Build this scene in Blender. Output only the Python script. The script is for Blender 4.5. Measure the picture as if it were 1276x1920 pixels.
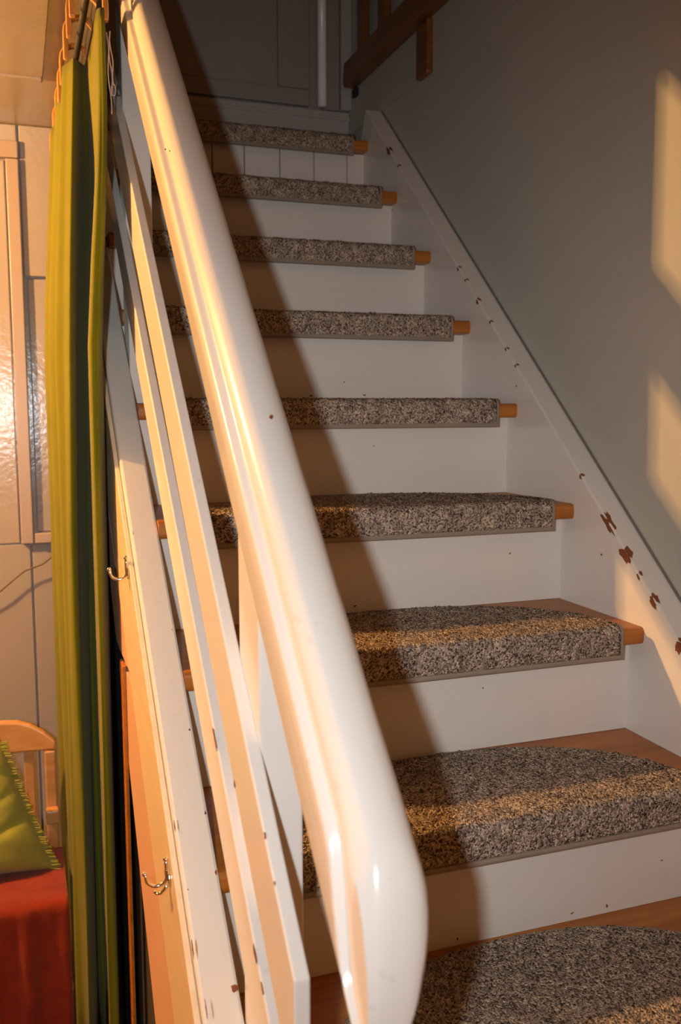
import bpy, bmesh, math, random
from mathutils import Vector, Matrix

random.seed(7)
for o in list(bpy.data.objects):
    bpy.data.objects.remove(o)
scene = bpy.context.scene
COL = scene.collection

# ------------------------------------------------------------------ camera
CAM = Vector((-0.99032, -0.64618, 0.94157))
YAW, PIT, ROL, FPX = 0.34053, -0.11385, -0.00216, 1705.713
cy_, sy_, cp_, sp_ = math.cos(YAW), math.sin(YAW), math.cos(PIT), math.sin(PIT)
FW = Vector((sy_ * cp_, cy_ * cp_, sp_))
R0_ = Vector((cy_, -sy_, 0))
U0_ = R0_.cross(FW)
RT = math.cos(ROL) * R0_ + math.sin(ROL) * U0_
UP = -math.sin(ROL) * R0_ + math.cos(ROL) * U0_
cam = bpy.data.cameras.new('camera')
cam_o = bpy.data.objects.new('camera', cam)
COL.objects.link(cam_o)
cam.sensor_fit = 'VERTICAL'
cam.sensor_height = 24.0
cam.sensor_width = 24.0
cam.lens = FPX / 1920 * 24.0
cam.clip_start = 0.02
cam.dof.use_dof = True
cam.dof.focus_distance = 1.4
cam.dof.aperture_fstop = 4.5
M = Matrix((RT, UP, -FW)).transposed().to_4x4()
M.translation = CAM
cam_o.matrix_world = M
scene.camera = cam_o

# ------------------------------------------------------------------ world, lights, exposure
world = bpy.data.worlds.new('world')
scene.world = world
world.use_nodes = True
bg = world.node_tree.nodes['Background']
bg.inputs[0].default_value = (1.0, 0.29, 0.03, 1)
bg.inputs[1].default_value = 0.36

vs = scene.view_settings
vs.view_transform = 'Standard'
vs.look = 'None'
vs.exposure = 0.0
vs.gamma = 1.0
vs.use_curve_mapping = False

LAMP_POS = Vector((-1.9, 1.35, 1.50))
FLASH_LEFT = 0.077
# the camera's own flash, to the left of the lens
fl = bpy.data.lights.new('camera_flash', 'SPOT')
fl.energy = 55
fl.color = (0.945, 0.985, 1.0)
fl.shadow_soft_size = 0.012
fl.spot_size = math.radians(95)
fl.spot_blend = 1.0
fl.use_nodes = True          # falloff softened near the lamp so close surfaces stay less bright
fnt = fl.node_tree
fem = fnt.nodes['Emission']
ffo = fnt.nodes.new('ShaderNodeLightFalloff')
ffo.inputs['Strength'].default_value = 1.0
ffo.inputs['Smooth'].default_value = 0.85
fnt.links.new(ffo.outputs['Quadratic'], fem.inputs['Strength'])
flo = bpy.data.objects.new('camera_flash', fl)
COL.objects.link(flo)
FPOS = CAM - FLASH_LEFT * RT
aim = FW + RT * ((600 - 638) / FPX) + UP * ((960 - 1060) / FPX)
flo.matrix_world = Matrix.Translation(FPOS) @ aim.to_track_quat('-Z', 'Y').to_matrix().to_4x4()

# ------------------------------------------------------------------ helpers
def tag(o, label=None, cat=None, group=None, kind=None):
    if label: o['label'] = label
    if cat: o['category'] = cat
    if group: o['group'] = group
    if kind: o['kind'] = kind
    return o

def empty(name, loc=(0, 0, 0), label=None, cat=None, group=None, kind=None):
    o = bpy.data.objects.new(name, None)
    o.location = loc
    o.empty_display_size = 0.05
    COL.objects.link(o)
    return tag(o, label, cat, group, kind)

def mesh(name, verts, faces, m, parent=None, smooth=False, bevel=0, seg=2):
    me = bpy.data.meshes.new(name)
    me.from_pydata([tuple(v) for v in verts], [], faces)
    bm = bmesh.new(); bm.from_mesh(me)
    bmesh.ops.recalc_face_normals(bm, faces=bm.faces)
    bm.to_mesh(me); bm.free()
    me.materials.append(m)
    o = bpy.data.objects.new(name, me)
    COL.objects.link(o)
    if parent is not None:
        o.parent = parent
        # empties sit unrotated: keep vertices in world coordinates
        o.matrix_parent_inverse = parent_world(parent).inverted()
    if smooth:
        for p in me.polygons: p.use_smooth = True
    if bevel:
        b = o.modifiers.new('bevel', 'BEVEL'); b.width = bevel; b.segments = seg; b.limit_method = 'ANGLE'
        b.angle_limit = math.radians(35)
    return o

def parent_world(p):
    if p.parent is None: return Matrix.Translation(p.location)
    return Matrix.Identity(4)

def boxv(x0, x1, y0, y1, z0, z1):
    v = [(x, y, z) for x in (x0, x1) for y in (y0, y1) for z in (z0, z1)]
    f = [(0, 1, 3, 2), (4, 6, 7, 5), (0, 4, 5, 1), (2, 3, 7, 6), (0, 2, 6, 4), (1, 5, 7, 3)]
    return v, f

def box(name, x0, x1, y0, y1, z0, z1, m, parent=None, bevel=0.0015):
    v, f = boxv(x0, x1, y0, y1, z0, z1)
    return mesh(name, v, f, m, parent, bevel=bevel)

def prism_x(name, poly, x0, x1, m, parent=None, bevel=0.002):
    """poly: list of (y, z); extruded along x"""
    n = len(poly)
    v = [(x0, y, z) for y, z in poly] + [(x1, y, z) for y, z in poly]
    f = [tuple(range(n)), tuple(range(2 * n - 1, n - 1, -1))]
    f += [(i, (i + 1) % n, n + (i + 1) % n, n + i) for i in range(n)]
    return mesh(name, v, f, m, parent, bevel=bevel)

def tube(name, pts, r, m, parent=None, n=8, closed=False, rad=None):
    pts = [Vector(p) for p in pts]
    V, F = [], []
    N = len(pts)
    prev = None
    for i, p in enumerate(pts):
        a = pts[i - 1] if (i > 0 or closed) else p
        b = pts[(i + 1) % N] if (i < N - 1 or closed) else p
        t = (b - a).normalized()
        ref = prev if prev is not None else (Vector((0, 0, 1)) if abs(t.z) < 0.9 else Vector((1, 0, 0)))
        e1 = (ref - t * ref.dot(t))
        if e1.length < 1e-6: e1 = t.orthogonal()
        e1.normalize(); e2 = t.cross(e1); prev = e1
        rr = rad[i] if rad else r
        for k in range(n):
            a_ = 2 * math.pi * k / n
            V.append(p + rr * (math.cos(a_) * e1 + math.sin(a_) * e2))
    for i in range(N if closed else N - 1):
        j = (i + 1) % N
        for k in range(n):
            F.append((i * n + k, i * n + (k + 1) % n, j * n + (k + 1) % n, j * n + k))
    if not closed:
        F.append(tuple(range(n))); F.append(tuple((N - 1) * n + k for k in range(n)))
    return mesh(name, V, F, m, parent, smooth=True)

def sweep_rows(rows):
    """rows: list of equal-length closed section loops -> verts, faces with caps"""
    n = len(rows[0]); V, F = [], []
    for r in rows: V += r
    for i in range(len(rows) - 1):
        for k in range(n):
            F.append((i * n + k, i * n + (k + 1) % n, (i + 1) * n + (k + 1) % n, (i + 1) * n + k))
    F.append(tuple(range(n))); F.append(tuple((len(rows) - 1) * n + k for k in range(n)))
    return V, F

# ------------------------------------------------------------------ materials
def nodes_of(name):
    m = bpy.data.materials.new(name); m.use_nodes = True
    nt = m.node_tree
    return m, nt, nt.nodes['Principled BSDF']

def N(nt, t, **kw):
    n = nt.nodes.new(t)
    for k, v in kw.items():
        if k in n.inputs: n.inputs[k].default_value = v
        else: setattr(n, k, v)
    return n

def paint(name, col, rough=0.28, var=0.05, bump=0.06, scale=6.0, spec=0.5, stretch=(1, 1, 1), brush=120.0, dirt=0.0):
    m, nt, b = nodes_of(name)
    tc = N(nt, 'ShaderNodeTexCoord')
    mp = N(nt, 'ShaderNodeMapping'); mp.inputs['Scale'].default_value = stretch
    nt.links.new(tc.outputs['Object'], mp.inputs['Vector'])
    n1 = N(nt, 'ShaderNodeTexNoise', Scale=scale, Detail=5.0)
    nt.links.new(mp.outputs[0], n1.inputs['Vector'])
    mx = N(nt, 'ShaderNodeMix', data_type='RGBA')
    d = [c * (1 - 2 * var) for c in col]; l = [min(1, c * (1 + var)) for c in col]
    mx.inputs['A'].default_value = (*d, 1); mx.inputs['B'].default_value = (*l, 1)
    for s in mx.inputs:
        pass
    mx.inputs[6].default_value = (*d, 1); mx.inputs[7].default_value = (*l, 1)
    nt.links.new(n1.outputs['Fac'], mx.inputs[0])
    out = mx.outputs[2]
    if dirt:
        n3 = N(nt, 'ShaderNodeTexNoise', Scale=70.0, Detail=2.0)
        nt.links.new(tc.outputs['Object'], n3.inputs['Vector'])
        cr = N(nt, 'ShaderNodeValToRGB')
        cr.color_ramp.elements[0].position = 0.27; cr.color_ramp.elements[0].color = (0.55, 0.5, 0.45, 1)
        cr.color_ramp.elements[1].position = 0.33; cr.color_ramp.elements[1].color = (1, 1, 1, 1)
        nt.links.new(n3.outputs['Fac'], cr.inputs[0])
        m2 = N(nt, 'ShaderNodeMix', data_type='RGBA', blend_type='MULTIPLY')
        m2.inputs[0].default_value = dirt
        nt.links.new(out, m2.inputs[6]); nt.links.new(cr.outputs[0], m2.inputs[7])
        out = m2.outputs[2]
    nt.links.new(out, b.inputs['Base Color'])
    b.inputs['Roughness'].default_value = rough
    b.inputs['Specular IOR Level'].default_value = spec
    n2 = N(nt, 'ShaderNodeTexNoise', Scale=brush, Detail=3.0)
    nt.links.new(mp.outputs[0], n2.inputs['Vector'])
    bp = N(nt, 'ShaderNodeBump', Strength=bump, Distance=0.004)
    nt.links.new(n2.outputs['Fac'], bp.inputs['Height'])
    nt.links.new(bp.outputs[0], b.inputs['Normal'])
    return m

def wood(name, c1, c2, rough=0.35, stretch=(2, 40, 40), scale=3.0, bump=0.08):
    m, nt, b = nodes_of(name)
    tc = N(nt, 'ShaderNodeTexCoord')
    mp = N(nt, 'ShaderNodeMapping'); mp.inputs['Scale'].default_value = stretch
    nt.links.new(tc.outputs['Object'], mp.inputs['Vector'])
    n1 = N(nt, 'ShaderNodeTexNoise', Scale=scale, Detail=6.0, Roughness=0.6, Distortion=0.4)
    nt.links.new(mp.outputs[0], n1.inputs['Vector'])
    cr = N(nt, 'ShaderNodeValToRGB')
    cr.color_ramp.elements[0].position = 0.3; cr.color_ramp.elements[0].color = (*c1, 1)
    cr.color_ramp.elements[1].position = 0.7; cr.color_ramp.elements[1].color = (*c2, 1)
    nt.links.new(n1.outputs['Fac'], cr.inputs[0])
    nt.links.new(cr.outputs[0], b.inputs['Base Color'])
    b.inputs['Roughness'].default_value = rough
    bp = N(nt, 'ShaderNodeBump', Strength=bump, Distance=0.003)
    nt.links.new(n1.outputs['Fac'], bp.inputs['Height'])
    nt.links.new(bp.outputs[0], b.inputs['Normal'])
    return m

def carpet(name):
    m, nt, b = nodes_of(name)
    tc = N(nt, 'ShaderNodeTexCoord')
    v = N(nt, 'ShaderNodeTexVoronoi', Scale=390.0)
    nt.links.new(tc.outputs['Object'], v.inputs['Vector'])
    sep = N(nt, 'ShaderNodeSeparateColor')
    nt.links.new(v.outputs['Color'], sep.inputs[0])
    cr = N(nt, 'ShaderNodeValToRGB')
    cr.color_ramp.interpolation = 'CONSTANT'
    e = cr.color_ramp.elements
    cols = [(0.0, (0.10, 0.075, 0.065)), (0.14, (0.24, 0.185, 0.15)), (0.32, (0.43, 0.34, 0.265)), (0.6, (0.57, 0.46, 0.36)),
            (0.82, (0.72, 0.60, 0.48)), (0.95, (0.15, 0.13, 0.13))]
    e[0].position, e[0].color = cols[0][0], (*cols[0][1], 1)
    e[1].position, e[1].color = cols[1][0], (*cols[1][1], 1)
    for p_, c_ in cols[2:]:
        q = e.new(p_); q.color = (*c_, 1)
    nt.links.new(sep.outputs[0], cr.inputs[0])
    n1 = N(nt, 'ShaderNodeTexNoise', Scale=45.0, Detail=2.0)
    nt.links.new(tc.outputs['Object'], n1.inputs['Vector'])
    c2 = N(nt, 'ShaderNodeValToRGB')
    c2.color_ramp.elements[0].position = 0.35; c2.color_ramp.elements[0].color = (0.62, 0.6, 0.6, 1)
    c2.color_ramp.elements[1].position = 0.65; c2.color_ramp.elements[1].color = (1.1, 1.08, 1.05, 1)
    nt.links.new(n1.outputs['Fac'], c2.inputs[0])
    mx = N(nt, 'ShaderNodeMix', data_type='RGBA', blend_type='MULTIPLY')
    mx.inputs[0].default_value = 0.8
    nt.links.new(cr.outputs[0], mx.inputs[6]); nt.links.new(c2.outputs[0], mx.inputs[7])
    nt.links.new(mx.outputs[2], b.inputs['Base Color'])
    b.inputs['Roughness'].default_value = 0.95
    b.inputs['Specular IOR Level'].default_value = 0.1
    bp = N(nt, 'ShaderNodeBump', Strength=0.9, Distance=0.003)
    bp.invert = True
    nt.links.new(v.outputs['Distance'], bp.inputs['Height'])
    nt.links.new(bp.outputs[0], b.inputs['Normal'])
    return m

def cloth(name, c1, c2, weave=900.0, rough=0.9, sheen=0.2, bump=0.3, ns=14.0):
    m, nt, b = nodes_of(name)
    tc = N(nt, 'ShaderNodeTexCoord')
    n1 = N(nt, 'ShaderNodeTexNoise', Scale=ns, Detail=4.0)
    nt.links.new(tc.outputs['Object'], n1.inputs['Vector'])
    mx = N(nt, 'ShaderNodeMix', data_type='RGBA')
    mx.inputs[6].default_value = (*c1, 1); mx.inputs[7].default_value = (*c2, 1)
    nt.links.new(n1.outputs['Fac'], mx.inputs[0])
    nt.links.new(mx.outputs[2], b.inputs['Base Color'])
    b.inputs['Roughness'].default_value = rough
    b.inputs['Specular IOR Level'].default_value = 0.15
    b.inputs['Sheen Weight'].default_value = sheen
    n2 = N(nt, 'ShaderNodeTexNoise', Scale=weave, Detail=1.0)
    nt.links.new(tc.outputs['Object'], n2.inputs['Vector'])
    bp = N(nt, 'ShaderNodeBump', Strength=bump, Distance=0.001)
    nt.links.new(n2.outputs['Fac'], bp.inputs['Height'])
    nt.links.new(bp.outputs[0], b.inputs['Normal'])
    return m

def plain(name, col, rough=0.5, metal=0.0, emit=0.0):
    m, nt, b = nodes_of(name)
    tc = N(nt, 'ShaderNodeTexCoord')
    n1 = N(nt, 'ShaderNodeTexNoise', Scale=30.0, Detail=3.0)
    nt.links.new(tc.outputs['Object'], n1.inputs['Vector'])
    mx = N(nt, 'ShaderNodeMix', data_type='RGBA')
    mx.inputs[6].default_value = (*[c * 0.88 for c in col], 1); mx.inputs[7].default_value = (*col, 1)
    nt.links.new(n1.outputs['Fac'], mx.inputs[0])
    nt.links.new(mx.outputs[2], b.inputs['Base Color'])
    b.inputs['Roughness'].default_value = rough
    b.inputs['Metallic'].default_value = metal
    if emit:
        b.inputs['Emission Color'].default_value = (*col, 1)
        b.inputs['Emission Strength'].default_value = emit
    return m

WHITE = paint('cream_gloss_paint', (0.80, 0.765, 0.71), rough=0.22, var=0.03, bump=0.05, brush=60.0, dirt=0.08)
RISER = paint('cream_riser_paint', (0.76, 0.72, 0.665), rough=0.3, var=0.03, bump=0.06, stretch=(0.4, 1, 2), brush=70.0, dirt=0.08)
RAILP = paint('cream_rail_paint', (0.82, 0.79, 0.745), rough=0.17, var=0.02, bump=0.035, brush=45.0, dirt=0.15)
WALLP = paint('grey_green_wall_paint', (0.50, 0.50, 0.45), rough=0.6, var=0.04, bump=0.12, scale=3.0, brush=300.0, spec=0.3)
LANDP = paint('grey_landing_paint', (0.30, 0.28, 0.265), rough=0.5, var=0.06, bump=0.05, scale=4.0)
LANDB = paint('pale_landing_paint', (0.42, 0.41, 0.395), rough=0.45, var=0.05, bump=0.05, scale=5.0)
PIPEP = paint('white_pipe_paint', (0.95, 0.95, 0.96), rough=0.22, var=0.02, bump=0.02)
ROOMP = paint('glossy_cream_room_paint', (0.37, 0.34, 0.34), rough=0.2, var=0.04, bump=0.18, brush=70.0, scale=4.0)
PINKP = paint('pinkish_trim_paint', (0.39, 0.32, 0.31), rough=0.35, var=0.03, bump=0.05)
CEILP = paint('glossy_ceiling_paint', (0.38, 0.32, 0.26), rough=0.25, var=0.04, bump=0.15, brush=50.0)
PINE = wood('varnished_pine', (0.78, 0.60, 0.40), (0.86, 0.72, 0.52), rough=0.3, stretch=(30, 2, 30), scale=1.6, bump=0.04)
SALMON = paint('salmon_board_paint', (0.72, 0.44, 0.32), rough=0.4, var=0.05, bump=0.05)
OAK = wood('orange_tread_wood', (0.32, 0.095, 0.010), (0.50, 0.175, 0.022), rough=0.42, stretch=(2.0, 26, 26), scale=2.0, bump=0.05)
RINGW = wood('orange_ring_wood', (0.55, 0.22, 0.05), (0.72, 0.33, 0.09), rough=0.35, stretch=(20, 20, 3), scale=2.0)
BANW = wood('banister_wood', (0.15, 0.05, 0.010), (0.24, 0.09, 0.02), rough=0.35, stretch=(30, 2, 30), scale=2.0)
CHAIRW = wood('chair_wood', (0.52, 0.25, 0.08), (0.66, 0.36, 0.14), rough=0.4, stretch=(4, 30, 30), scale=2.0)
DARK = paint('near_black_shade', (0.03, 0.025, 0.02), rough=0.8, var=0.1, bump=0.1)  # near-black colour stands in for shade under the stair and above the curtain
FLOORW = wood('floor_wood', (0.30, 0.16, 0.07), (0.42, 0.25, 0.12), rough=0.4, stretch=(2, 20, 20))
CARPET = carpet('speckled_carpet')
BIND = cloth('carpet_binding', (0.25, 0.20, 0.155), (0.33, 0.27, 0.21), weave=500.0, sheen=0.0)
CURT = cloth('olive_green_curtain', (0.125, 0.125, 0.003), (0.17, 0.165, 0.004), weave=700.0, sheen=0.1, bump=0.4)
GREENC = cloth('lime_linen', (0.24, 0.25, 0.035), (0.34, 0.34, 0.07), weave=420.0, bump=0.6, ns=10.0)
REDC = cloth('red_wool', (0.16, 0.014, 0.005), (0.30, 0.035, 0.010), weave=260.0, bump=0.8, ns=22.0)
CHROME = plain('chrome', (0.85, 0.83, 0.8), 0.12, 1.0)
CHIP = plain('bare_red_brown_wood', (0.25, 0.07, 0.018), 0.7)
DCHIP = plain('dark_speck', (0.07, 0.045, 0.035), 0.7)
STRING = plain('pale_string', (0.75, 0.55, 0.42), 0.8)
WIRE = plain('brown_cable_plastic', (0.13, 0.07, 0.035), 0.5)
CRACK = plain('dark_joint', (0.10, 0.09, 0.08), 0.9)
RODM = plain('black_iron_rod', (0.02, 0.018, 0.015), 0.6)
BEAD = plain('grey_gap_filler', (0.20, 0.185, 0.16), 0.9)
BULB = plain('warm_bulb_glass', (1.0, 0.55, 0.2), 0.4, 0.0, 6.0)
FIXT = plain('lamp_brass', (0.6, 0.45, 0.2), 0.3, 1.0)

# ------------------------------------------------------------------ dimensions of the stair
RISE, RUN, OVER, NTH = 0.19, 0.21586, 0.0406, 0.0295
S = RISE / RUN
FLOOR = -0.57
CEIL = 1.67
XW = 0.051           # right wall
YL = 2.195           # landing wall
YB = 1.95            # back wall of the room on the left
XIN = -0.78          # inner face of the outer stringer
WOUT = -0.825        # outer face of the outer stringer

def pitch(y): return S * y

# ------------------------------------------------------------------ the setting
def struct(o): o['kind'] = 'structure'; return o

fl_o = struct(box('floor', -4.3, XW + 0.1, -3.2, YB + 0.1, FLOOR - 0.1, FLOOR, FLOORW, bevel=0))
struct(box('wall_right', XW, XW + 0.15, -3.2, YL, FLOOR, 1.800, WALLP, bevel=0))
struct(box('wall_upper_right', XW - 0.005, XW + 0.15, -3.2, YL, 1.8015, 3.6, WALLP, bevel=0))
struct(box('wall_left', -4.45, -4.3, -3.2, YB + 0.1, FLOOR, CEIL, ROOMP, bevel=0))
struct(box('wall_back', -4.3, -0.845, YB, YB + 0.1, FLOOR, CEIL, ROOMP, bevel=0))
# ceiling of the room on the left: two boarded fields with a batten between
ce = struct(box('ceiling', -4.3, -0.83, -3.2, YB + 0.1, CEIL, CEIL + 0.03, CEILP, bevel=0))
b = box('ceiling_field', -4.3, -0.905, -3.2, 1.545, CEIL - 0.006, CEIL + 0.001, CEILP, ce, bevel=0.002)
b = box('ceiling_batten', -4.3, -0.905, 1.545, 1.567, CEIL - 0.012, CEIL + 0.001, CEILP, ce, bevel=0.004)
# landing wall behind the top step
lw = struct(box('wall_landing', -2.4, XW + 0.15, YL, YL + 0.1, 1.0, 3.6, LANDP, bevel=0))
struct(box('wall_upper_left', -2.5, -2.4, -3.2, YL + 0.1, CEIL + 0.06, 3.6, LANDP, bevel=0))
struct(box('ceiling_upper', -2.5, XW + 0.15, -3.35, YL + 0.1, 3.6, 3.7, LANDP, bevel=0))
struct(box('floor_upper', -2.4, -0.83, -3.2, YL, CEIL + 0.031, CEIL + 0.05, FLOORW, bevel=0))

struct(box('lamp_blocker', -0.829, -0.818, 1.06, YB, 1.575, CEIL + 0.03, DARK, bevel=0.002))   # added board over the curtain, blocks lamp light above the rod
# landing wall joinery (door leaf, frame, skirting)
sk = struct(box('baseboard_landing', -0.80, 0.045, YL - 0.012, YL, 1.70, 1.872, LANDB, bevel=0.003))
box('ledge', -0.80, 0.045, YL - 0.018, YL - 0.011, 1.845, 1.855, LANDB, sk, bevel=0.002)
d1 = struct(empty('door_1', (-0.42, YL - 0.01, 1.875)))
box('door_panel', -0.78, -0.19, YL - 0.012, YL - 0.002, 1.925, 3.3, LANDP, d1)
box('door_rail', -0.80, -0.09, YL - 0.022, YL - 0.004, 1.876, 1.925, LANDP, d1, bevel=0.003)
box('door_stile', -0.19, -0.09, YL - 0.022, YL - 0.004, 1.926, 3.3, LANDP, d1, bevel=0.003)
box('trim_1', -0.045, 0.01, YL - 0.014, YL, 1.874, 3.3, LANDP)['kind'] = 'structure'
box('trim_2', 0.012, XW - 0.0055, YL - 0.03, YL, 1.874, 3.3, LANDB)['kind'] = 'structure'
# ------------------------------------------------------------------ boarded wall in the room on the left
bw = struct(empty('wall_boarding', (-0.95, YB, 0.5)))
FW_ = (YB + 0.646) / (1.80 + 0.646)
def bx(x): return CAM.x + (x - CAM.x) * FW_
def bz(z): return CAM.z + (z - CAM.z) * FW_
def board(name, x0, x1, d, z0, z1, m, bv=0.003):
    return box(name, bx(x0), x1, YB - d, YB, bz(z0), min(bz(z1), CEIL - 0.001), m, bw, bevel=bv)
board('upper_board', -0.957, -0.80, 0.016, 1.268, 2.0, ROOMP)
board('stile', -0.990, bx(-0.960), 0.028, 0.60, 1.544, PINKP)
board('head_rail', -1.60, bx(-0.960), 0.028, 1.546, 1.586, PINKP)
board('frieze', -1.60, bx(-0.962), 0.014, 1.588, 2.0, ROOMP)
board('ledge', -0.957, -0.80, 0.030, 0.600, 0.626, PINKP)
board('recessed_panel', -0.950, -0.80, 0.010, 0.628, 1.262, ROOMP)
board('door_panel', -1.60, bx(-0.993), 0.010, 0.600, 1.543, ROOMP)
box('lower_board', -1.60, bx(-0.969), YB - 0.010, YB, FLOOR + 0.002, bz(0.597), ROOMP, bw, bevel=0.002)
box('lower_board', bx(-0.964), -0.80, YB - 0.010, YB, FLOOR + 0.002, bz(0.597), ROOMP, bw, bevel=0.002)

# ------------------------------------------------------------------ staircase
st = empty('staircase', (-0.4, 0.0, FLOOR), 'steep cream painted wooden staircase with orange wood treads', 'staircase')
KMIN, KMAX = -2, 9
for k in range(KMIN, KMAX + 1):
    y0 = k * RUN - OVER
    y1 = (k + 1) * RUN + 0.012 if k < KMAX else YL - 0.013
    z = k * RISE
    # tread board with a rounded nosing
    r = 0.008
    prof = [(y1, z - NTH), (y0 + r, z - NTH)]
    for i in range(1, 4):
        a = -math.pi / 2 - math.pi / 2 * i / 3
        prof.append((y0 + r + r * math.cos(a), z - NTH + r + r * math.sin(a)))
    for i in range(0, 4):
        a = math.pi - math.pi / 2 * i / 3
        prof.append((y0 + r + r * math.cos(a), z - r + r * math.sin(a)))
    prof.append((y1, z))
    prism_x('tread', prof, XIN - 0.0005, 0.008, OAK, st, bevel=0)
    # riser under this tread
    yr = k * RUN
    zb = (k - 1) * RISE
    if k < KMAX:
        box('riser', XIN - 0.0005, 0.006, yr, yr + 0.012, zb + 0.0005, z - NTH - 0.0005, RISER, st, bevel=0)
    else:
        rs = box('riser', XIN - 0.0005, 0.006, yr + 0.009, yr + 0.016, zb + 0.0005, z - NTH - 0.0005, CRACK, st, bevel=0)
        xs = [0.004, -0.051, -0.152, -0.254, -0.357, -0.449, -0.551, -0.653, -0.755, XIN - 0.004]
        for a, b_ in zip(xs[:-1], xs[1:]):
            box('plank', b_ + 0.0012, a - 0.0012, yr - 0.002, yr + 0.0088, zb + 0.001, z - NTH - 0.001, RISER, rs, bevel=0.002)
# inner (wall side) stringer
ZO_R = 0.1077
ye = 1.925
poly = [(-0.66, FLOOR), (-0.66, pitch(-0.66) + ZO_R), (ye, pitch(ye) + ZO_R), (ye + 0.045, 1.712), (YL - 0.02, 1.712),
        (YL - 0.02, 1.45), (0.25, -0.16), (-0.2, FLOOR)]
prism_x('stringer', poly, 0.0, XW - 0.0005, WHITE, st, bevel=0.003)
# bead along the wall above that stringer
poly = [(-0.66, pitch(-0.66) + ZO_R + 0.001), (ye, pitch(ye) + ZO_R + 0.001), (ye, pitch(ye) + ZO_R + 0.005), (-0.66, pitch(-0.66) + ZO_R + 0.005)]
prism_x('caulk_bead', poly, XW - 0.003, XW - 0.0002, BEAD, st, bevel=0)
# outer stringer
SL = 0.83
def ztl(y): return SL * (y - 0.5) + S * 0.5 + 0.032
ytop = 1.80
poly = [(-0.60, FLOOR), (-0.60, ztl(-0.60)), (ytop, ztl(ytop)), (ytop, ztl(ytop) - 0.22), (0.0, -0.17), (-0.40, FLOOR)]
os_ = prism_x('stringer', poly, WOUT, XIN - 0.0006, WHITE, st, bevel=0.004)
# pine board facing the room on the outer stringer
def zdk(y): return 0.843 * y - 0.187
poly = [(-0.35, ztl(-0.35) - 0.016), (1.62, ztl(1.62) - 0.016), (1.62, zdk(1.62)), (-0.35, zdk(-0.35))]
prism_x('pine_board', poly, WOUT - 0.008, WOUT - 0.0003, PINE, st, bevel=0.002)
# salmon board below it; the rounded break stands in for a shadow band
def salmon(poly):
    return prism_x('lower_board', poly, WOUT - 0.0065, WOUT + 0.010, SALMON, st, bevel=0.0015)
def zup(y): return zdk(y) - 0.008 - 0.02 * max(0, y - 0.55)
def zlo(y): return 1.119 * y - 0.665
zc = 0.507
yl_ = (zc + 0.004 + 0.665) / 1.119
def yup(z):
    y = 0.8
    for _ in range(30): y -= (zup(y) - z) / 0.83
    return y
yu_ = yup(zc + 0.004)
salmon([(1.42, zup(1.42)), (1.42, zlo(1.42)), (yl_ + 0.05, zlo(yl_ + 0.05)), (yl_ + 0.015, zc + 0.022), (yl_ - 0.01, zc + 0.008), (yl_ - 0.05, zc + 0.004), (yu_, zc + 0.004)])
yl2 = (zc - 0.008 + 0.665) / 1.119
yu2 = yup(zc - 0.008)
salmon([(yu2, zc - 0.008), (yl2 - 0.075, zc - 0.009), (yl2 - 0.045, zc - 0.014), (yl2 - 0.032, zc - 0.030), (yl2 - 0.045, zlo(yl2 - 0.045)), (0.40, zlo(0.40)), (0.40, zup(0.40))])
# near-black sheet painting the shade in the opening under the stair, with its wooden edge strip
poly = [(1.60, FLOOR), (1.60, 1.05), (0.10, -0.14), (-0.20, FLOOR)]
prism_x('opening_shade_panel', poly, WOUT + 0.012, WOUT + 0.02, DARK, st, bevel=0)
box('edge_strip', WOUT - 0.012, WOUT - 0.0065, 0.892, 0.928, FLOOR, 0.507, OAK, st, bevel=0.001)

# ------------------------------------------------------------------ paint chips
def chip(parent, axis, plane, a, b_, da, db, m=CHIP, ang=0.0, n=9, t=0.0005, seed=0):
    """irregular flake patch on a plane; axis 'x': (y,z) coordinates, axis 'y': (x,z), 'n': free frame"""
    rnd_ = random.Random(seed)
    pts = []
    for i in range(n):
        th = 2 * math.pi * i / n
        q = 0.5 + 0.65 * rnd_.random()
        u, v = da * q * math.cos(th), db * q * math.sin(th)
        pts.append((u * math.cos(ang) - v * math.sin(ang), u * math.sin(ang) + v * math.cos(ang)))
    V = []
    for s_ in (0, 1):
        for u, v in pts:
            if axis == 'x': V.append((plane - t * s_, a + u, b_ + v))
            elif axis == 'y': V.append((a + u, plane - t * s_, b_ + v))
            else:
                o_, e1, e2, nn = plane
                V.append(tuple(o_ + e1 * (a + u) + e2 * (b_ + v) + nn * (t * s_)))
    F = [tuple(range(n)), tuple(range(2 * n - 1, n - 1, -1))] + [(i, (i + 1) % n, n + (i + 1) % n, n + i) for i in range(n)]
    return mesh('paint_chip', V, F, m, parent)

AL = math.atan(S)
def ray(px, py): return FW + RT * ((px - 638) / FPX) + UP * ((960 - py) / FPX)
def onX(px, py, X):
    d = ray(px, py); return CAM + d * ((X - CAM.x) / d.x)
def onY(px, py, Y):
    d = ray(px, py); return CAM + d * ((Y - CAM.y) / d.y)

rst = [o for o in st.children if o.name.startswith('stringer')]
inner = rst[0]
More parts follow.
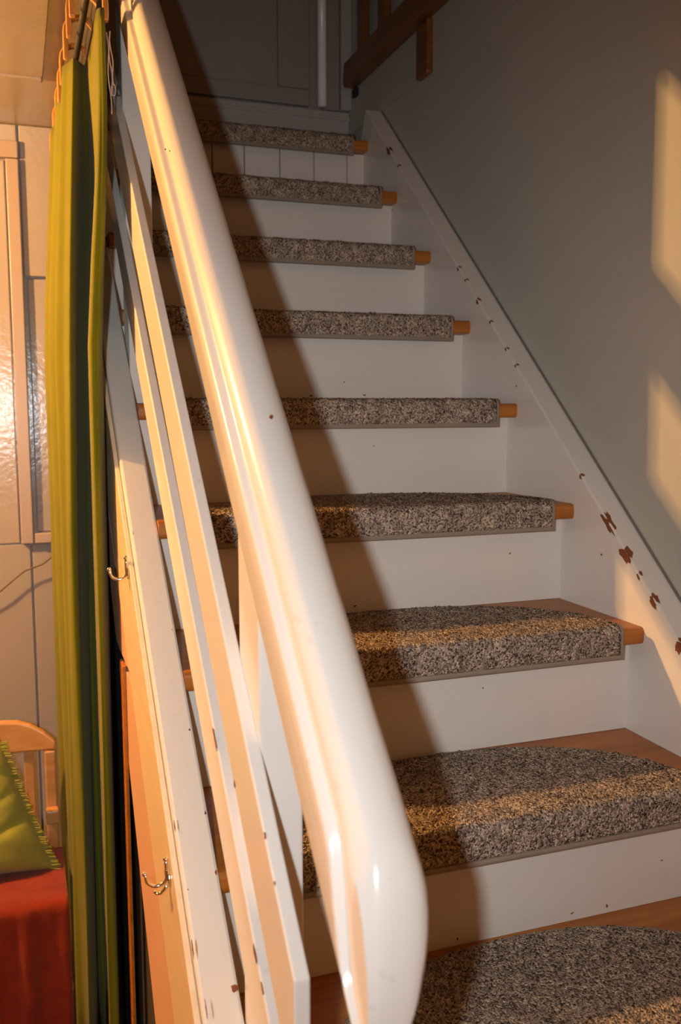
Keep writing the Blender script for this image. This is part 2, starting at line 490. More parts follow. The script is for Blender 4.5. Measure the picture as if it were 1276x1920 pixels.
# chips along the top edge of the wall stringer: (pixel, half length, half height)
for i, (px, py, ha, hb) in enumerate([(728, 280, .022, .008), (746, 305, .007, .004), (858, 505, .006, .004), (872, 522, .005, .003), (894, 560, .008, .006),
                                      (918, 605, .005, .003), (948, 648, .005, .003), (966, 676, .005, .004), (1088, 885, .006, .004),
                                      (1138, 972, .030, .007), (1172, 1030, .020, .010), (1196, 1082, .008, .003), (1224, 1124, .014, .007), (1272, 1204, .012, .011)]):
    P = onX(px, py, 0.0)
    zt = pitch(P.y) + ZO_R
    # on the inner face just below the edge, and lapping onto the top
    chip(inner, 'x', -0.0002, P.y, min(P.z, zt - hb * 0.9), ha, hb, CHIP, AL, seed=i, n=13)
    e1 = Vector((0, math.cos(AL), math.sin(AL))); nn = Vector((0, -math.sin(AL), math.cos(AL)))
    chip(inner, 'n', (Vector((0.0, P.y, zt)), e1, Vector((1, 0, 0)), nn), 0, 0.0035 + hb * 0.35, ha * 0.8, 0.003 + hb * 0.4, CHIP, 0, seed=i + 50, n=11, t=0.0003)
for i, (px, py) in enumerate([(968, 724), (862, 452), (735, 395), (1040, 760), (890, 430), (1127, 1040)]):
    P = onX(px, py, 0.0)
    if P.z < pitch(P.y) + ZO_R - 0.004:
        chip(inner, 'x', -0.0002, P.y, P.z, .0025, .0025, DCHIP, 0.3, seed=i + 9, n=7)
# specks on the risers
risers = sorted([o for o in st.children if o.name.startswith('riser')], key=lambda o: o.name)
def riser_of(k): return risers[k - KMIN]
for i, (k, px, py, ha, hb, m_) in enumerate([(6, 683, 741, .005, .002, CHIP), (6, 645, 716, .002, .0018, DCHIP), (6, 583, 742, .004, .002, DCHIP), (4, 955, 1038, .0025, .002, DCHIP),
                                             (4, 665, 1136, .005, .0018, CHIP), (2, 1137, 1699, .0018, .0035, CHIP), (2, 1072, 1712, .003, .0012, CHIP),
                                             (2, 1240, 1613, .003, .001, CHIP), (2, 857, 1760, .002, .002, DCHIP), (5, 700, 836, .002, .0015, DCHIP), (3, 905, 1290, .0015, .0015, DCHIP)]):
    P = onY(px, py, k * RUN)
    chip(riser_of(k), 'y', k * RUN - 0.0002, P.x, P.z, ha, hb, m_, 0.2, seed=i + 90, n=8)

# ------------------------------------------------------------------ railing
rl = empty('stair_railing', (-0.79, 0.14, 0.0), 'cream painted stair railing with thick moulded handrail and flaking paint', 'railing')
SH = 0.927
def ztop(y): return SH * y + 0.727
DX = 0.0155
XL_ = -0.8065
sec = [(-0.758, -.106), (-.7545, -.090), (-.7535, -.060), (-.754, -.035), (-.7565, -.019), (-.762, -.008), (-.769, -.002), (-.777, 0.0), (-.785, -.001), (-.7905, -.006),
       (-.7945, -.013), (-.7968, -.020), (-.7975, -.029), (-.7974, -.034), (-.7972, -.039), (-.7982, -.0405),
       (-.8015, -.0422), (-.8045, -.0440), (-.8062, -.0462), (-.8065, -.050), (-.8065, -.106), (-.803, -.112), (-.762, -.112)]
rows = []
YE = -0.127
RR = 0.05
Ls = [0.0, .0015, .004, .008, .013, .019, .026, .034, .043, .052, .062, .072, .083, .095, .108, .125] + [.16 + .12 * i for i in range(20)]
for L in Ls:
    y = YE + L * 0.736
    q = math.sqrt(max(0.0, 1 - ((RR - L) / RR) ** 2)) if L < RR else 1.0
    q2 = math.sqrt(max(0.0, 1 - ((0.04 - L) / 0.04) ** 2)) if L < 0.04 else 1.0
    e = min(1, max(0, (L - 0.055) / 0.05)); e = e * e * (3 - 2 * e)
    row = []
    for i, (x, v) in enumerate(sec):
        if 14 <= i <= 19:       # moulded shelf dies out towards the end
            v = v * e + (-0.108 + 0.0008 * (19 - i)) * (1 - e)
            if i in (14, 15): x = x * e + (-0.7985 - 0.002 * (i - 14)) * (1 - e)
        if i in (11, 12, 13):
            x = x * e + (-0.800) * (1 - e)
            if i in (12, 13): v = v * e + (-.05 - .025 * (i - 12)) * (1 - e)
        v2 = -0.112 + (v + 0.112) * (0.12 + 0.88 * q)
        if x > -.785: x = -.785 + (x + .785) * 1.26
        x2 = XL_ + (x - XL_) * (0.42 + 0.58 * q2)
        if L < 0.09: x2 -= 0.036 * (-v / .112) ** 2 * (1 - L / .09) * (x2 - XL_) / .05
        # sections perpendicular to the slope
        row.append((x2 + DX, y - 0.0 * v2, ztop(y) + v2))
    rows.append(row)
V, F = sweep_rows(rows)
hr = mesh('handrail', V, F, RAILP, rl, smooth=True)
for p in hr.data.polygons:
    if len(p.vertices) > 4: p.use_smooth = False
wn = hr.modifiers.new('edge', 'EDGE_SPLIT'); wn.split_angle = math.radians(48)

def rail(z0, sl, h, y0, y1, x0=-0.793, x1=-0.7785):
    poly = [(y0, z0 + sl * y0 - h - 0.02), (y0, z0 + sl * y0), (y1, z0 + sl * y1), (y1, z0 + sl * y1 - h)]
    o = prism_x('rail', poly, x0, x1, RAILP, rl, bevel=0.002)
    return o
R2 = rail(0.446, 0.905, 0.094, 0.028, 2.0)
R1 = rail(0.279, 0.868, 0.078, -0.10, 1.9)
def post(yf, x1, dep, z0):
    yb = yf + dep
    poly = [(yf, z0), (yf, ztop(yf) - 0.111), (yb, ztop(yb) - 0.111), (yb, z0)]
    return prism_x('post', poly, XIN + 0.0005, x1, RAILP, rl, bevel=0.0025)
P1 = post(0.185, -0.736, 0.082, 0.1905)
P2 = post(1.166, -0.729, 0.075, 0.951)
# chips on the railing
for i, (part, px, py, ha, hb, X) in enumerate([(R1, 403, 1385, .022, .004, -0.793), (R1, 478, 1785, .012, .004, -0.793), (R1, 492, 1853, .006, .003, -0.793), (R1, 440, 1470, .004, .003, -.793),
                                               (R2, 497, 1566, .004, .003, -.793), (R2, 515, 1656, .002, .002, -.793)]):
    P = onX(px, py, X)
    chip(part, 'x', X - 0.0002, P.y, P.z, ha, hb, CHIP, AL, seed=i + 200, n=12)
a1 = math.atan(0.868)
chip(R1, 'n', (Vector((-0.7815, 0.20, 0.279 + 0.868 * 0.20)), Vector((0, math.cos(a1), math.sin(a1))), Vector((1, 0, 0)), Vector((0, -math.sin(a1), math.cos(a1)))), 0, 0, 0.055, 0.0007, DCHIP, 0.0, seed=77, n=18, t=0.0003)
out = rst[1]
for i, (px, py, ha, hb) in enumerate([(328, 1548, .008, .004), (362, 1778, .010, .005), (388, 1895, .010, .003), (250, 1000, .003, .002)]):
    P = onX(px, py, WOUT - .008)
    chip(out, 'x', WOUT - 0.0084, P.y, P.z, ha, hb, CHIP, AL, seed=i + 300, n=12)
e1 = Vector((0, math.cos(AL), math.sin(AL))); nn = Vector((0, -math.sin(AL), math.cos(AL)))
def on_top(px, py, zo):
    d = ray(px, py)
    # plane z = S*y + zo
    t = (ztl(CAM.y) - CAM.z) / (d.z - SL * d.y)
    return CAM + d * t
for i, (px, py, ha, hb, m_) in enumerate([(440, 1852, .005, .006, CHIP), (408, 1635, .004, .002, CHIP), (386, 1524, .003, .002, DCHIP), (355, 1368, .002, .0015, DCHIP), (322, 1180, .0015, .001, DCHIP), (352, 1668, .0012, .001, DCHIP)]):
    P = on_top(px, py, 0)
    P.x = min(P.x, XIN - 0.004)
    chip(out, 'n', (P, e1, Vector((1, 0, 0)), nn), 0, 0, ha, hb * .7, m_, 0.1, seed=i + 400, n=11, t=0.0003)
for i, (px, py, r_) in enumerate([(508, 782, .0022), (310, 280, .001), (318, 283, .0008), (440, 1000, .0008)]):
    d = ray(px, py)
    z0_ = 0.727
    t = (SH * CAM.y + z0_ - CAM.z) / (d.z - SH * d.y)
    P = CAM + d * t
    P.x = min(P.x, -.749)
    a2 = math.atan(SH)
    chip(hr, 'n', (P + Vector((0, 0, -0.0005)), Vector((0, math.cos(a2), math.sin(a2))), Vector((1, 0, 0)), Vector((0, -math.sin(a2), math.cos(a2)))), 0, 0, r_ * 1.3, r_, CHIP if r_ > .002 else DCHIP, 0, seed=i + 500, n=8, t=0.0012)

# ------------------------------------------------------------------ carpet mats
MX0, MX1 = -0.700, -0.0505
names = {1: 'speckled brown half-moon carpet mat on the lowest step in view',
         2: 'speckled brown half-moon carpet mat on the second step from the bottom edge',
         3: 'speckled brown half-moon carpet mat on the third step, wood showing at its right corner',
         4: 'speckled brown carpet mat on the fourth step from the bottom',
         5: 'speckled brown carpet mat on the middle, fifth step',
         6: 'speckled grey-brown carpet mat on the sixth step, fourth from the top',
         7: 'speckled grey-brown carpet mat on the step third from the top',
         8: 'speckled grey-brown carpet mat just below the planked top riser',
         9: 'speckled grey-brown carpet mat on the topmost step above the planked riser'}
def stair_mat(k):
    rnd_ = random.Random(k)
    near = k <= 4
    nx = {1: 190, 2: 190, 3: 170, 4: 150}.get(k, 110)
    th = 0.0095
    z = k * RISE
    y0 = k * RUN - OVER
    drop = 0.041
    rad = 0.014
    dmax = 0.232 if k < 9 else 0.2
    xc, hw = (MX0 + MX1) / 2, (MX1 - MX0) / 2
    step = (MX1 - MX0) / nx
    # profile parameter s: from the bottom of the front, over the nosing, back along the tread
    yf = y0 - th                      # front plane of the pile
    zt = z + th
    l1 = drop + th - rad              # straight front
    l2 = rad * math.pi / 2
    def prof(s):
        if s < l1: return yf, z - drop + s, -1, 0
        if s < l1 + l2:
            a = (s - l1) / rad
            return yf + rad - rad * math.cos(a), zt - rad + rad * math.sin(a), -math.cos(a), math.sin(a)
        return yf + rad + (s - l1 - l2), zt, 0, 1
    def depth(u):
        q = abs(u)
        return max(0.010, dmax * max(0.0, 1 - q ** 2.25) ** (1 / 2.1))
    tot_max = l1 + l2 + dmax
    ny = int(tot_max / step)
    V, F = [], []
    jit = 0.0011
    for i in range(nx + 1):
        u = -1 + 2 * i / nx
        x = xc + hw * u
        tot = l1 + l2 + depth(u)
        for j in range(ny + 1):
            s = tot * j / ny if j else 0.0
            y, zz, ny_, nz_ = prof(s)
            h = rnd_.gauss(0, jit)
            if j == 0 or i in (0, nx): h -= 0.002
            V.append((x + rnd_.gauss(0, jit * .6), y + ny_ * h, zz + nz_ * h))
    def idx(i, j): return i * (ny + 1) + j
    for i in range(nx):
        for j in range(ny):
            F.append((idx(i, j), idx(i + 1, j), idx(i + 1, j + 1), idx(i, j + 1)))
    # skirt: rear edge and sides go down to the wood
    base = len(V)
    loop = [idx(i, ny) for i in range(nx + 1)]
    for q in loop:
        x, y, zz = V[q]; V.append((x, y + 0.002, z + 0.0006))
    for i in range(nx):
        F.append((loop[i], loop[i + 1], base + i + 1, base + i))
    for i in (0, nx):
        b2 = len(V)
        for j in range(ny + 1):
            y, zz, ny_, nz_ = prof((l1 + l2 + depth(-1 if i == 0 else 1)) * j / ny)
            V.append((MX0 if i == 0 else MX1, max(y - ny_ * 0.0088 if ny_ else y, 0 * y) if ny_ < 0 else y, zz - nz_ * 0.0088))
        for j in range(ny):
            F.append((idx(i, j), idx(i, j + 1), b2 + j + 1, b2 + j))
    o = mesh('stair_mat', V, F, CARPET, None, smooth=True)
    tag(o, names[k], 'mat', 'carpet mats on the stair treads')
    # binding: strip under the front edge, both ends and the curved rear edge
    VB, FB = [], []
    def strip(loop_pts):
        b3 = len(VB)
        for (A, B) in loop_pts: VB.append(A); VB.append(B)
        for i in range(len(loop_pts) - 1):
            FB.append((b3 + 2 * i, b3 + 2 * i + 1, b3 + 2 * i + 3, b3 + 2 * i + 2))
    nb = 60
    zb0, zb1 = z - drop - 0.008, z - drop + 0.001
    front = []
    for i in range(nb + 1):
        x = MX0 + (MX1 - MX0) * i / nb
        front.append(x)
    # rounded strip: section of 5 points
    secb = [(yf + 0.008, zb1), (yf - 0.0012, zb1), (yf - 0.0022, zb1 - 0.004), (yf - 0.0015, zb0 + 0.002), (yf + 0.001, zb0), (yf + 0.008, zb0)]
    for a, b_ in zip(secb[:-1], secb[1:]):
        strip([((x, a[0], a[1]), (x, b_[0], b_[1])) for x in front])
    # end bindings, following the profile
    for xe, sg in ((MX0, -1), (MX1, 1)):
        pp = []
        for j in range(17):
            s = (l1 + l2 + 0.012) * j / 16
            y, zz, a, c = prof(s); pp.append((y, zz, a, c))
        pp = [(yf, zb0, -1, 0)] + pp
        for (d0, d1, h0, h1) in ((-.0035, 0.0018, 0.001, 0.001), (0.0018, 0.0018, 0.001, -0.009)):
            strip([((xe + sg * d0, y + a * h0, zz + c * h0), (xe + sg * d1, y + a * h1, zz + c * h1)) for y, zz, a, c in pp])
    rear = []
    for i in range(121):
        u = -math.cos(math.pi * i / 120)
        rear.append((xc + hw * u, yf + rad + depth(u)))
    secr = [(-0.003, 0.0098), (0.0, 0.0100), (0.0028, 0.0075), (0.0035, 0.0008)]
    for a, b_ in zip(secr[:-1], secr[1:]):
        lp = []
        for i, (x, y) in enumerate(rear):
            p0 = rear[max(0, i - 1)]; p1 = rear[min(120, i + 1)]
            tx, ty = p1[0] - p0[0], p1[1] - p0[1]; l = math.hypot(tx, ty); nx_, ny2 = -ty / l, tx / l
            lp.append(((x + nx_ * a[0], y + ny2 * a[0], z + a[1]), (x + nx_ * b_[0], y + ny2 * b_[0], z + b_[1])))
        strip(lp)
    bo = mesh('binding', VB, FB, BIND, o, smooth=False)
    bo['label'] = 'ribbed taupe edge binding'
for k in range(1, 10):
    stair_mat(k)

# ------------------------------------------------------------------ landing: pipe and upper railing
pp = []
tag(tube('vertical_pipe', [(-0.053, YL - 0.034, 1.874), (-0.053, YL - 0.034, 2.4), (-0.053, YL - 0.034, 3.3)], 0.0135, PIPEP, None, n=20),
    'bright white vertical pipe at the landing wall above the top step', 'pipe')
ur = empty('upper_railing', (0.03, 1.8, 1.79), 'dark orange wooden railing of the upper floor on the right wall', 'railing')
prism_x('bottom_rail', [(2.128, 1.925), (2.138, 1.945), (2.125, 1.998), (0.3, 1.998), (0.3, 1.925)], 0.004, 0.045, BANW, ur, bevel=0.006)
for yc in (1.605,):
    box('baluster', 0.028, 0.0455, yc - 0.04, yc + 0.03, 1.79, 1.924, BANW, ur, bevel=0.004)
for yc in (2.01, 1.845, 1.605, 1.4, 1.2):
    box('baluster', 0.014, 0.036, yc - 0.026, yc + 0.026, 1.999, 2.75, BANW, ur, bevel=0.004)
box('top_rail', 0.000, 0.046, 0.3, 2.13, 2.751, 2.80, BANW, ur, bevel=0.006)
box('bracket', 0.035, 0.0455, 2.10, 2.135, 1.90, 1.924, plain('black_iron', (0.03, 0.03, 0.03), 0.5, 0.6), ur, bevel=0.002)

# ------------------------------------------------------------------ curtain, rod and rings
ctrl0 = [(-.905, 1.615), (-.880, 1.56), (-.926, 1.47), (-.908, 1.41), (-.872, 1.39), (-.922, 1.28), (-.910, 1.225), (-.872, 1.205),
         (-.917, 1.09), (-.905, 1.055), (-.8953, 1.03), (-.889, 1.045), (-.880, 1.085), (-.868, 1.13), (-.861, 1.145), (-.857, 1.10), (-.866, .98),
         (-.8794, .835), (-.872, .812), (-.8635, .817), (-.859, .86), (-.861, .95)]
ctrl1 = ctrl0[:8] + [(-.920, 1.09), (-.912, 1.055), (-.905, 1.03), (-.897, 1.045), (-.888, 1.085), (-.877, 1.13), (-.868, 1.145), (-.862, 1.10), (-.870, .98),
         (-.882, .815), (-.877, .797), (-.871, .810), (-.858, .895), (-.853, .95)]
ctrl2 = ctrl0[:8] + [(-.917, 1.09), (-.905, 1.055), (-.8953, 1.03), (-.890, 1.022), (-.886, 1.015), (-.882, 1.005), (-.880, .99), (-.879, .965), (-.8795, .92),
         (-.8794, .835), (-.872, .812), (-.8635, .817), (-.859, .86), (-.861, .95)]
KC = 1.118
def kc(c): return [(CAM.x + (x - CAM.x) * KC, CAM.y + (y - CAM.y) * KC) for x, y in c]
def catmull(P, n):
    out = []
    for i in range(len(P) - 1):
        p0 = P[max(0, i - 1)]; p1 = P[i]; p2 = P[i + 1]; p3 = P[min(len(P) - 1, i + 2)]
        for j in range(n):
            t = j / n
            out.append(tuple(0.5 * (2 * p1[d] + (-p0[d] + p2[d]) * t + (2 * p0[d] - 5 * p1[d] + 4 * p2[d] - p3[d]) * t * t + (-p0[d] + 3 * p1[d] - 3 * p2[d] + p3[d]) * t ** 3) for d in (0, 1)))
    out.append(P[-1]); return out
path, path_lo, path_top = catmull(kc(ctrl0), 8), catmull(kc(ctrl1), 8), catmull(kc(ctrl2), 8)
ct = empty('curtain', (-.88, 1.2, FLOOR), 'olive green curtain hanging in folds from wooden rings beside the stairs', 'curtain')
V, F = [], []
zs = [1.60, 1.57, 1.54, 1.50, 1.46, 1.42, 1.37, 1.32, 1.26, 1.2, 1.05, .9, .7, .5, .3, .1, -.1, -.3, -.54]
npth = len(path)
for z in zs:
    t = (1.60 - z) / 2.14
    g = 0.62 + 0.38 * min(1, (1.60 - z) / 0.5)           # folds open out below the heading
    h_ = min(1, max(0, (1.15 - z) / 0.6)); h_ = h_ * h_ * (3 - 2 * h_)
    for i, ((xa, ya), (xb, yb_)) in enumerate(zip(path, path_lo)):
        x, y = xa + (xb - xa) * h_, ya + (yb_ - ya) * h_
        kt = min(1, max(0, (z - 1.36) / 0.22)); kt = 0.62 * kt * kt * (3 - 2 * kt)
        x, y = x + (path_top[i][0] - x) * kt, y + (path_top[i][1] - y) * kt
        sz = min(1, max(0, (z - 1.0) / 0.5)); si = min(1, max(0, (i / npth - .5) / .25))
        x += 0.023 * sz * sz * (3 - 2 * sz) * si
        w = 0.004 * math.sin(7 * t + i * 0.35) * t
        V.append((-.826 + (x + .826) * g + w, y + 0.006 * math.sin(5 * t + i * 0.21) * t, z))
for a in range(len(zs) - 1):
    for i in range(npth - 1):
        F.append((a * npth + i, a * npth + i + 1, (a + 1) * npth + i + 1, (a + 1) * npth + i))
fab = mesh('fabric', V, F, CURT, ct, smooth=True)
so = fab.modifiers.new('thickness', 'SOLIDIFY'); so.thickness = 0.0025; so.offset = 0
def ring(y):
    ro, ri, w = 0.0315, 0.022, 0.013
    zc_, xc_ = 1.632, -0.850
    outer, innr = [], []
    outer.append((-ro, -.050)); innr.append((-ri, -.050))
    for i in range(0, 13):
        a = math.pi - math.pi * i / 12
        outer.append((ro * math.cos(a), ro * math.sin(a))); innr.append((ri * math.cos(a), ri * math.sin(a)))
    outer.append((ro, -.050)); innr.append((ri, -.050))
    rows = []
    for (ox, oz), (ix, iz) in zip(outer, innr):
        rows.append([(xc_ + ox, y, zc_ + oz), (xc_ + ox, y + w, zc_ + oz), (xc_ + ix, y + w, zc_ + iz), (xc_ + ix, y, zc_ + iz)])
    V, F = sweep_rows(rows)
    return mesh('curtain_ring', V, F, RINGW, ct, bevel=0.0025)
for y in (.985, 1.075, 1.18, 1.32, 1.43, 1.55, 1.69, 1.88):
    ring(y)
rd = tube('curtain_rod', [(-.850, 0.5, 1.632), (-.850, 1.2, 1.632), (-.850, 1.945, 1.632)], 0.006, RODM, None, n=16)
tag(rd, 'thin dark curtain rod running back to the boarded wall', 'curtain rod')
# loose strings hanging beside the curtain
tc_ = empty('tie_string', (-.835, 1.0, 1.56), 'knotted pale pink string hanging right of the curtain top', 'string')
for i, (dx, dl, ph) in enumerate([(0, .115, 0), (.003, .09, 1.7), (.0055, .075, 3.1)]):
    pts = []
    for j in range(13):
        t = j / 12
        pts.append((-.8215 + dx + .0018 * math.sin(9 * t + ph) + .004 * t, 1.0 + .003 * math.cos(7 * t + ph), 1.570 - dl * 1.15 * t))
    tube('strand', pts, 0.0012, STRING, tc_, n=6)
lp = [(-.8125 + .0035 * math.cos(a), 1.002, 1.478 + .010 * math.sin(a)) for a in [math.pi * 2 * i / 14 for i in range(14)]]
tube('loop', lp, 0.001, STRING, tc_, n=6, closed=True)

# ------------------------------------------------------------------ hooks on the pine board
def hook(y, z, label, k=0.75):
    h = empty('coat_hook', (WOUT - .008, y, z), label, 'hook', 'chrome coat hooks on the outer stringer')
    x0 = WOUT - 0.0085
    # oval back plate
    V = []
    n = 14
    for s_ in (0, 1):
        for i in range(n):
            a = 2 * math.pi * i / n
            V.append((x0 - 0.002 * s_, y - 0.006 + 0.008 * k * math.cos(a), z - 0.002 + 0.012 * k * math.sin(a)))
    F = [tuple(range(n)), tuple(range(2 * n - 1, n - 1, -1))] + [(i, (i + 1) % n, n + (i + 1) % n, n + i) for i in range(n)]
    mesh('plate', V, F, CHROME, h, bevel=0.0006)
    # J shaped arm that swings out to the left of the board and up again
    pts = []
    for j in range(15):
        a = math.radians(-10 - 175 * j / 14)
        pts.append((x0 - (0.020 - 0.017 * math.cos(a)) * k, y + 0.004 * j / 14, z + 0.0155 * k * math.sin(a)))
    pts = [(x0 - 0.0035, y, z + 0.030 * k), (x0 - 0.003, y, z + 0.018 * k), (x0 - 0.003, y, z + 0.006 * k)] + pts + [(x0 - 0.0385 * k, y + .005, z + 0.006 * k)]
    tube('arm', pts, 0.0024, CHROME, h, n=10)
    for q in (pts[0], pts[-1]):
        me = bmesh.new(); bmesh.ops.create_uvsphere(me, u_segments=12, v_segments=8, radius=0.0034)
        V = [tuple(Vector(q) + v.co) for v in me.verts]; F = [tuple(v.index for v in f.verts) for f in me.faces]; me.free()
        mesh('knob', V, F, CHROME, h, smooth=True)
    return h
hook(0.797, 0.686, 'small chrome coat hook beside the curtain, the upper of two')
h2 = hook(0.440, 0.362, 'chrome double coat hook lower down, nearer the bottom of the picture')
pts = [(WOUT - 0.011, 0.440, 0.351), (WOUT - 0.014, 0.442, 0.344), (WOUT - 0.018, 0.444, 0.339), (WOUT - 0.023, 0.446, 0.338), (WOUT - 0.026, 0.447, 0.341)]
tube('lower_arm', pts, 0.0022, CHROME, h2, n=10)

# ------------------------------------------------------------------ chair, cushion and throw
ch = empty('wooden_chair', (-1.17, 1.42, FLOOR), 'light wooden chair with a curved top rail in front of the boarded wall', 'chair')
CX0, CX1, CY = -1.385, -0.930, 1.60
ZS = -0.130                      # top of the seat board
rows = []
for i in range(17):              # curved top rail
    t = i / 16
    x = CX0 + (CX1 - CX0) * t
    bow = 0.03 * (1 - (2 * t - 1) ** 2)
    zt_ = 0.190 - 0.055 * max(0, abs(2 * t - 1) - 0.55) ** 2 / 0.2
    zb_ = 0.104 + 0.010 * abs(2 * t - 1)
    rows.append([(x, CY + bow, zb_), (x, CY + bow, zt_), (x, CY + bow + .024, zt_), (x, CY + bow + .024, zb_)])
V, F = sweep_rows(rows)
mesh('top_rail', V, F, CHAIRW, ch, bevel=0.006)
for x in (CX0 + .002, CX1 - .028):
    box('leg', x, x + .026, CY + .002, CY + .028, FLOOR, 0.113, CHAIRW, ch, bevel=0.004)
    box('leg', x, x + .028, CY - .25, CY - .222, FLOOR, ZS - 0.025, CHAIRW, ch, bevel=0.004)
    box('seat_rail', x + .004, x + .022, CY - .222, CY + .001, ZS - .08, ZS - 0.025, CHAIRW, ch, bevel=0.003)
    box('arm_block', x - .002, x + .028, CY - .030, CY + .001, -0.06, -0.026, CHAIRW, ch, bevel=0.004)
for x in (-1.30, -1.23, -1.16, -1.09, -1.005):
    box('back_slat', x, x + .022, CY + .026, CY + .036, ZS, 0.112, CHAIRW, ch, bevel=0.002)
box('seat', CX0, CX1, CY - .26, CY + .0, ZS - 0.024, ZS, CHAIRW, ch, bevel=0.006)

# cushion, leaning against the chair back, slumped to the left
def cushion():
    c = empty('cushion', (-1.13, 1.49, ZS + .009), 'lime green linen cushion with fringed edge on the chair', 'cushion')
    W2, H2 = 0.185, 0.150
    n = 44
    tilt = math.radians(16)
    ctr = Vector((-1.135, 1.500, ZS + 0.009 + 0.150))
    rot = Matrix.Rotation(-tilt, 3, 'X')
    def shear(P): P.x -= 0.36 * (P.z + H2) * (0.45 + 0.55 * (P.x / W2 + 1) / 2) - 0.004; return P
    V, F = [], []
    for side in (-1, 1):
        for j in range(n + 1):
            for i in range(n + 1):
                u, v = -1 + 2 * i / n, -1 + 2 * j / n
                b_ = max(0, (1 - u ** 4)) ** .6 * max(0, (1 - v ** 4)) ** .6
                wr = 0.005 * math.sin(9 * u + 4 * v) * math.sin(6 * v - 3 * u)
                wr += 0.016 * math.exp(-((v + .30 - .45 * (u - .6)) / .07) ** 2) * max(0, u) + 0.012 * math.exp(-((v - .15 - .5 * (u - .7)) / .06) ** 2) * max(0, u - .2)
                wr += 0.012 * math.exp(-((v - .62 + .6 * (u - .7)) / .06) ** 2) * max(0, u)
                pinch = 1 - 0.05 * (1 - abs(v) ** 2) * abs(u) ** 3
                pv = 1 - 0.05 * (1 - abs(u) ** 2) * abs(v) ** 3
                P = shear(Vector((u * W2 * pinch, side * (0.055 * b_ - wr * b_), v * H2 * pv)))
                V.append(ctr + rot @ P)
    m_ = (n + 1) * (n + 1)
    for s_ in (0, 1):
        for j in range(n):
            for i in range(n):
                a = s_ * m_ + j * (n + 1) + i
                F.append((a, a + 1, a + n + 2, a + n + 1))
    mesh('cover', V, F, GREENC, c, smooth=True)
    # fringe: many short threads around the rim, one mesh
    VF, FF = [], []
    rr = random.Random(4)
    for side in range(3):
        for q in range(130):
            t = -1 + 2 * (q + rr.random() * .6) / 130
            if side == 0: P, d = Vector((W2 * (1 - .05 * (1 - t * t)), 0, t * H2)), Vector((1, 0, -.1))
            elif side == 1: P, d = Vector((-W2 * (1 - .05 * (1 - t * t)), 0, t * H2)), Vector((-1, 0, 0))
            else: P, d = Vector((t * W2, 0, H2 * (1 - .05 * (1 - t * t)))), Vector((0, 0, 1))
            tang = Vector((0, 0, 1)) if side < 2 else Vector((1, 0, 0))
            L = 0.011 + 0.006 * rr.random()
            w = 0.0017
            y_ = (rr.random() - .5) * 0.010 - .004
            A = P + Vector((0, y_ * .3, 0)) - d * .010; B = P + d * L + Vector((0, y_, 0)) + tang * (rr.random() - .5) * .006
            b0 = len(VF)
            for X_ in (A, B):
                for e_ in (tang * w, Vector((0, w, 0)), -tang * w, Vector((0, -w, 0))):
                    VF.append(ctr + rot @ shear(X_ + e_))
            for k_ in range(4):
                FF.append((b0 + k_, b0 + (k_ + 1) % 4, b0 + 4 + (k_ + 1) % 4, b0 + 4 + k_))
            FF.append((b0 + 4, b0 + 5, b0 + 6, b0 + 7))
    f = mesh('fringe', VF, FF, GREENC, c)
    f['kind'] = 'stuff'
    return c
cushion()

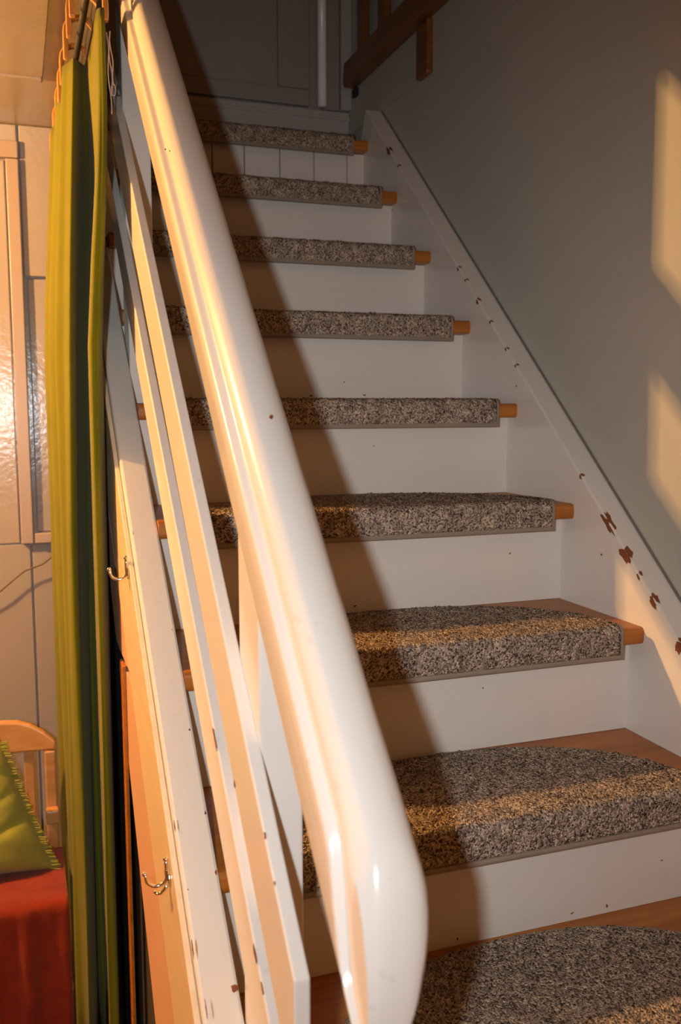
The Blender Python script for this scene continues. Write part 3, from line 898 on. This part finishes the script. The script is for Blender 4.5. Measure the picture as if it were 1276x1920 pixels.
# red throw over the seat, hanging down at the front
V, F = [], []
nx, nyy = 70, 50
zt0 = ZS + 0.008
TL = 0.235
for j in range(nyy + 1):
    for i in range(nx + 1):
        u = i / nx
        x = -1.40 + (0.475) * u
        s = j / nyy * 0.62
        if s < TL: y, z = CY - 0.035 - s, zt0
        else:
            a = min(1.0, (s - TL) / 0.03)
            y = CY - 0.035 - TL - 0.014 * math.sin(a * math.pi / 2); z = zt0 - 0.014 * (1 - math.cos(a * math.pi / 2)) - max(0, s - TL - .03)
            fold = (math.sin(u * 40 + 0.6) * 0.007 + 0.004 * math.sin(u * 71)) * min(1, (s - TL) / .12)
            y -= 0.004 + fold
        V.append((x, y, z))
for j in range(nyy):
    for i in range(nx):
        a = j * (nx + 1) + i
        F.append((a, a + 1, a + nx + 2, a + nx + 1))
th_ = mesh('throw_blanket', V, F, REDC, None, smooth=True)
sm = th_.modifiers.new('thickness', 'SOLIDIFY'); sm.thickness = 0.005; sm.offset = -1
tag(th_, 'rust red woven throw hanging over the chair seat', 'blanket')

# ------------------------------------------------------------------ cable on the boarded wall
cpts = [(bx(x), YB - d, bz(z)) for x, d, z in [(-1.30, .02, 0.36), (-1.15, .03, 0.42), (-1.046, .032, 0.483), (-1.01, .032, 0.513), (-.985, .034, 0.533), (-.962, .034, 0.540), (-.94, .034, 0.548), (-.915, .034, 0.568), (-.87, .034, 0.60)]]
tag(tube('electric_cable', cpts, 0.0022, WIRE, None, n=8), 'thin brown electric cable sagging across the boarded wall', 'cable')

# ------------------------------------------------------------------ ceiling lamp of the room on the left (outside the picture)
lm = empty('ceiling_lamp', (LAMP_POS.x, LAMP_POS.y, CEIL - 0.006), 'bare warm bulb lamp on the ceiling of the left room', 'lamp')
tube('canopy', [(LAMP_POS.x, LAMP_POS.y, CEIL - .0065), (LAMP_POS.x, LAMP_POS.y, CEIL - .03)], .05, FIXT, lm, n=20, rad=[.05, .03])
tube('socket', [(LAMP_POS.x, LAMP_POS.y, CEIL - .031), (LAMP_POS.x, LAMP_POS.y, CEIL - .08)], .02, FIXT, lm, n=16)
bmm = bmesh.new(); bmesh.ops.create_uvsphere(bmm, u_segments=16, v_segments=12, radius=0.018)
V = [tuple(LAMP_POS + v.co) for v in bmm.verts]; F = [tuple(v.index for v in f.verts) for f in bmm.faces]; bmm.free()
mesh('bulb', V, F, BULB, lm, smooth=True)
pl = bpy.data.lights.new('lamp_light', 'POINT')
pl.energy = 430
pl.color = (1.0, 0.50, 0.15)
pl.shadow_soft_size = 0.022
plo = bpy.data.objects.new('lamp_light', pl)
COL.objects.link(plo)
plo.location = LAMP_POS
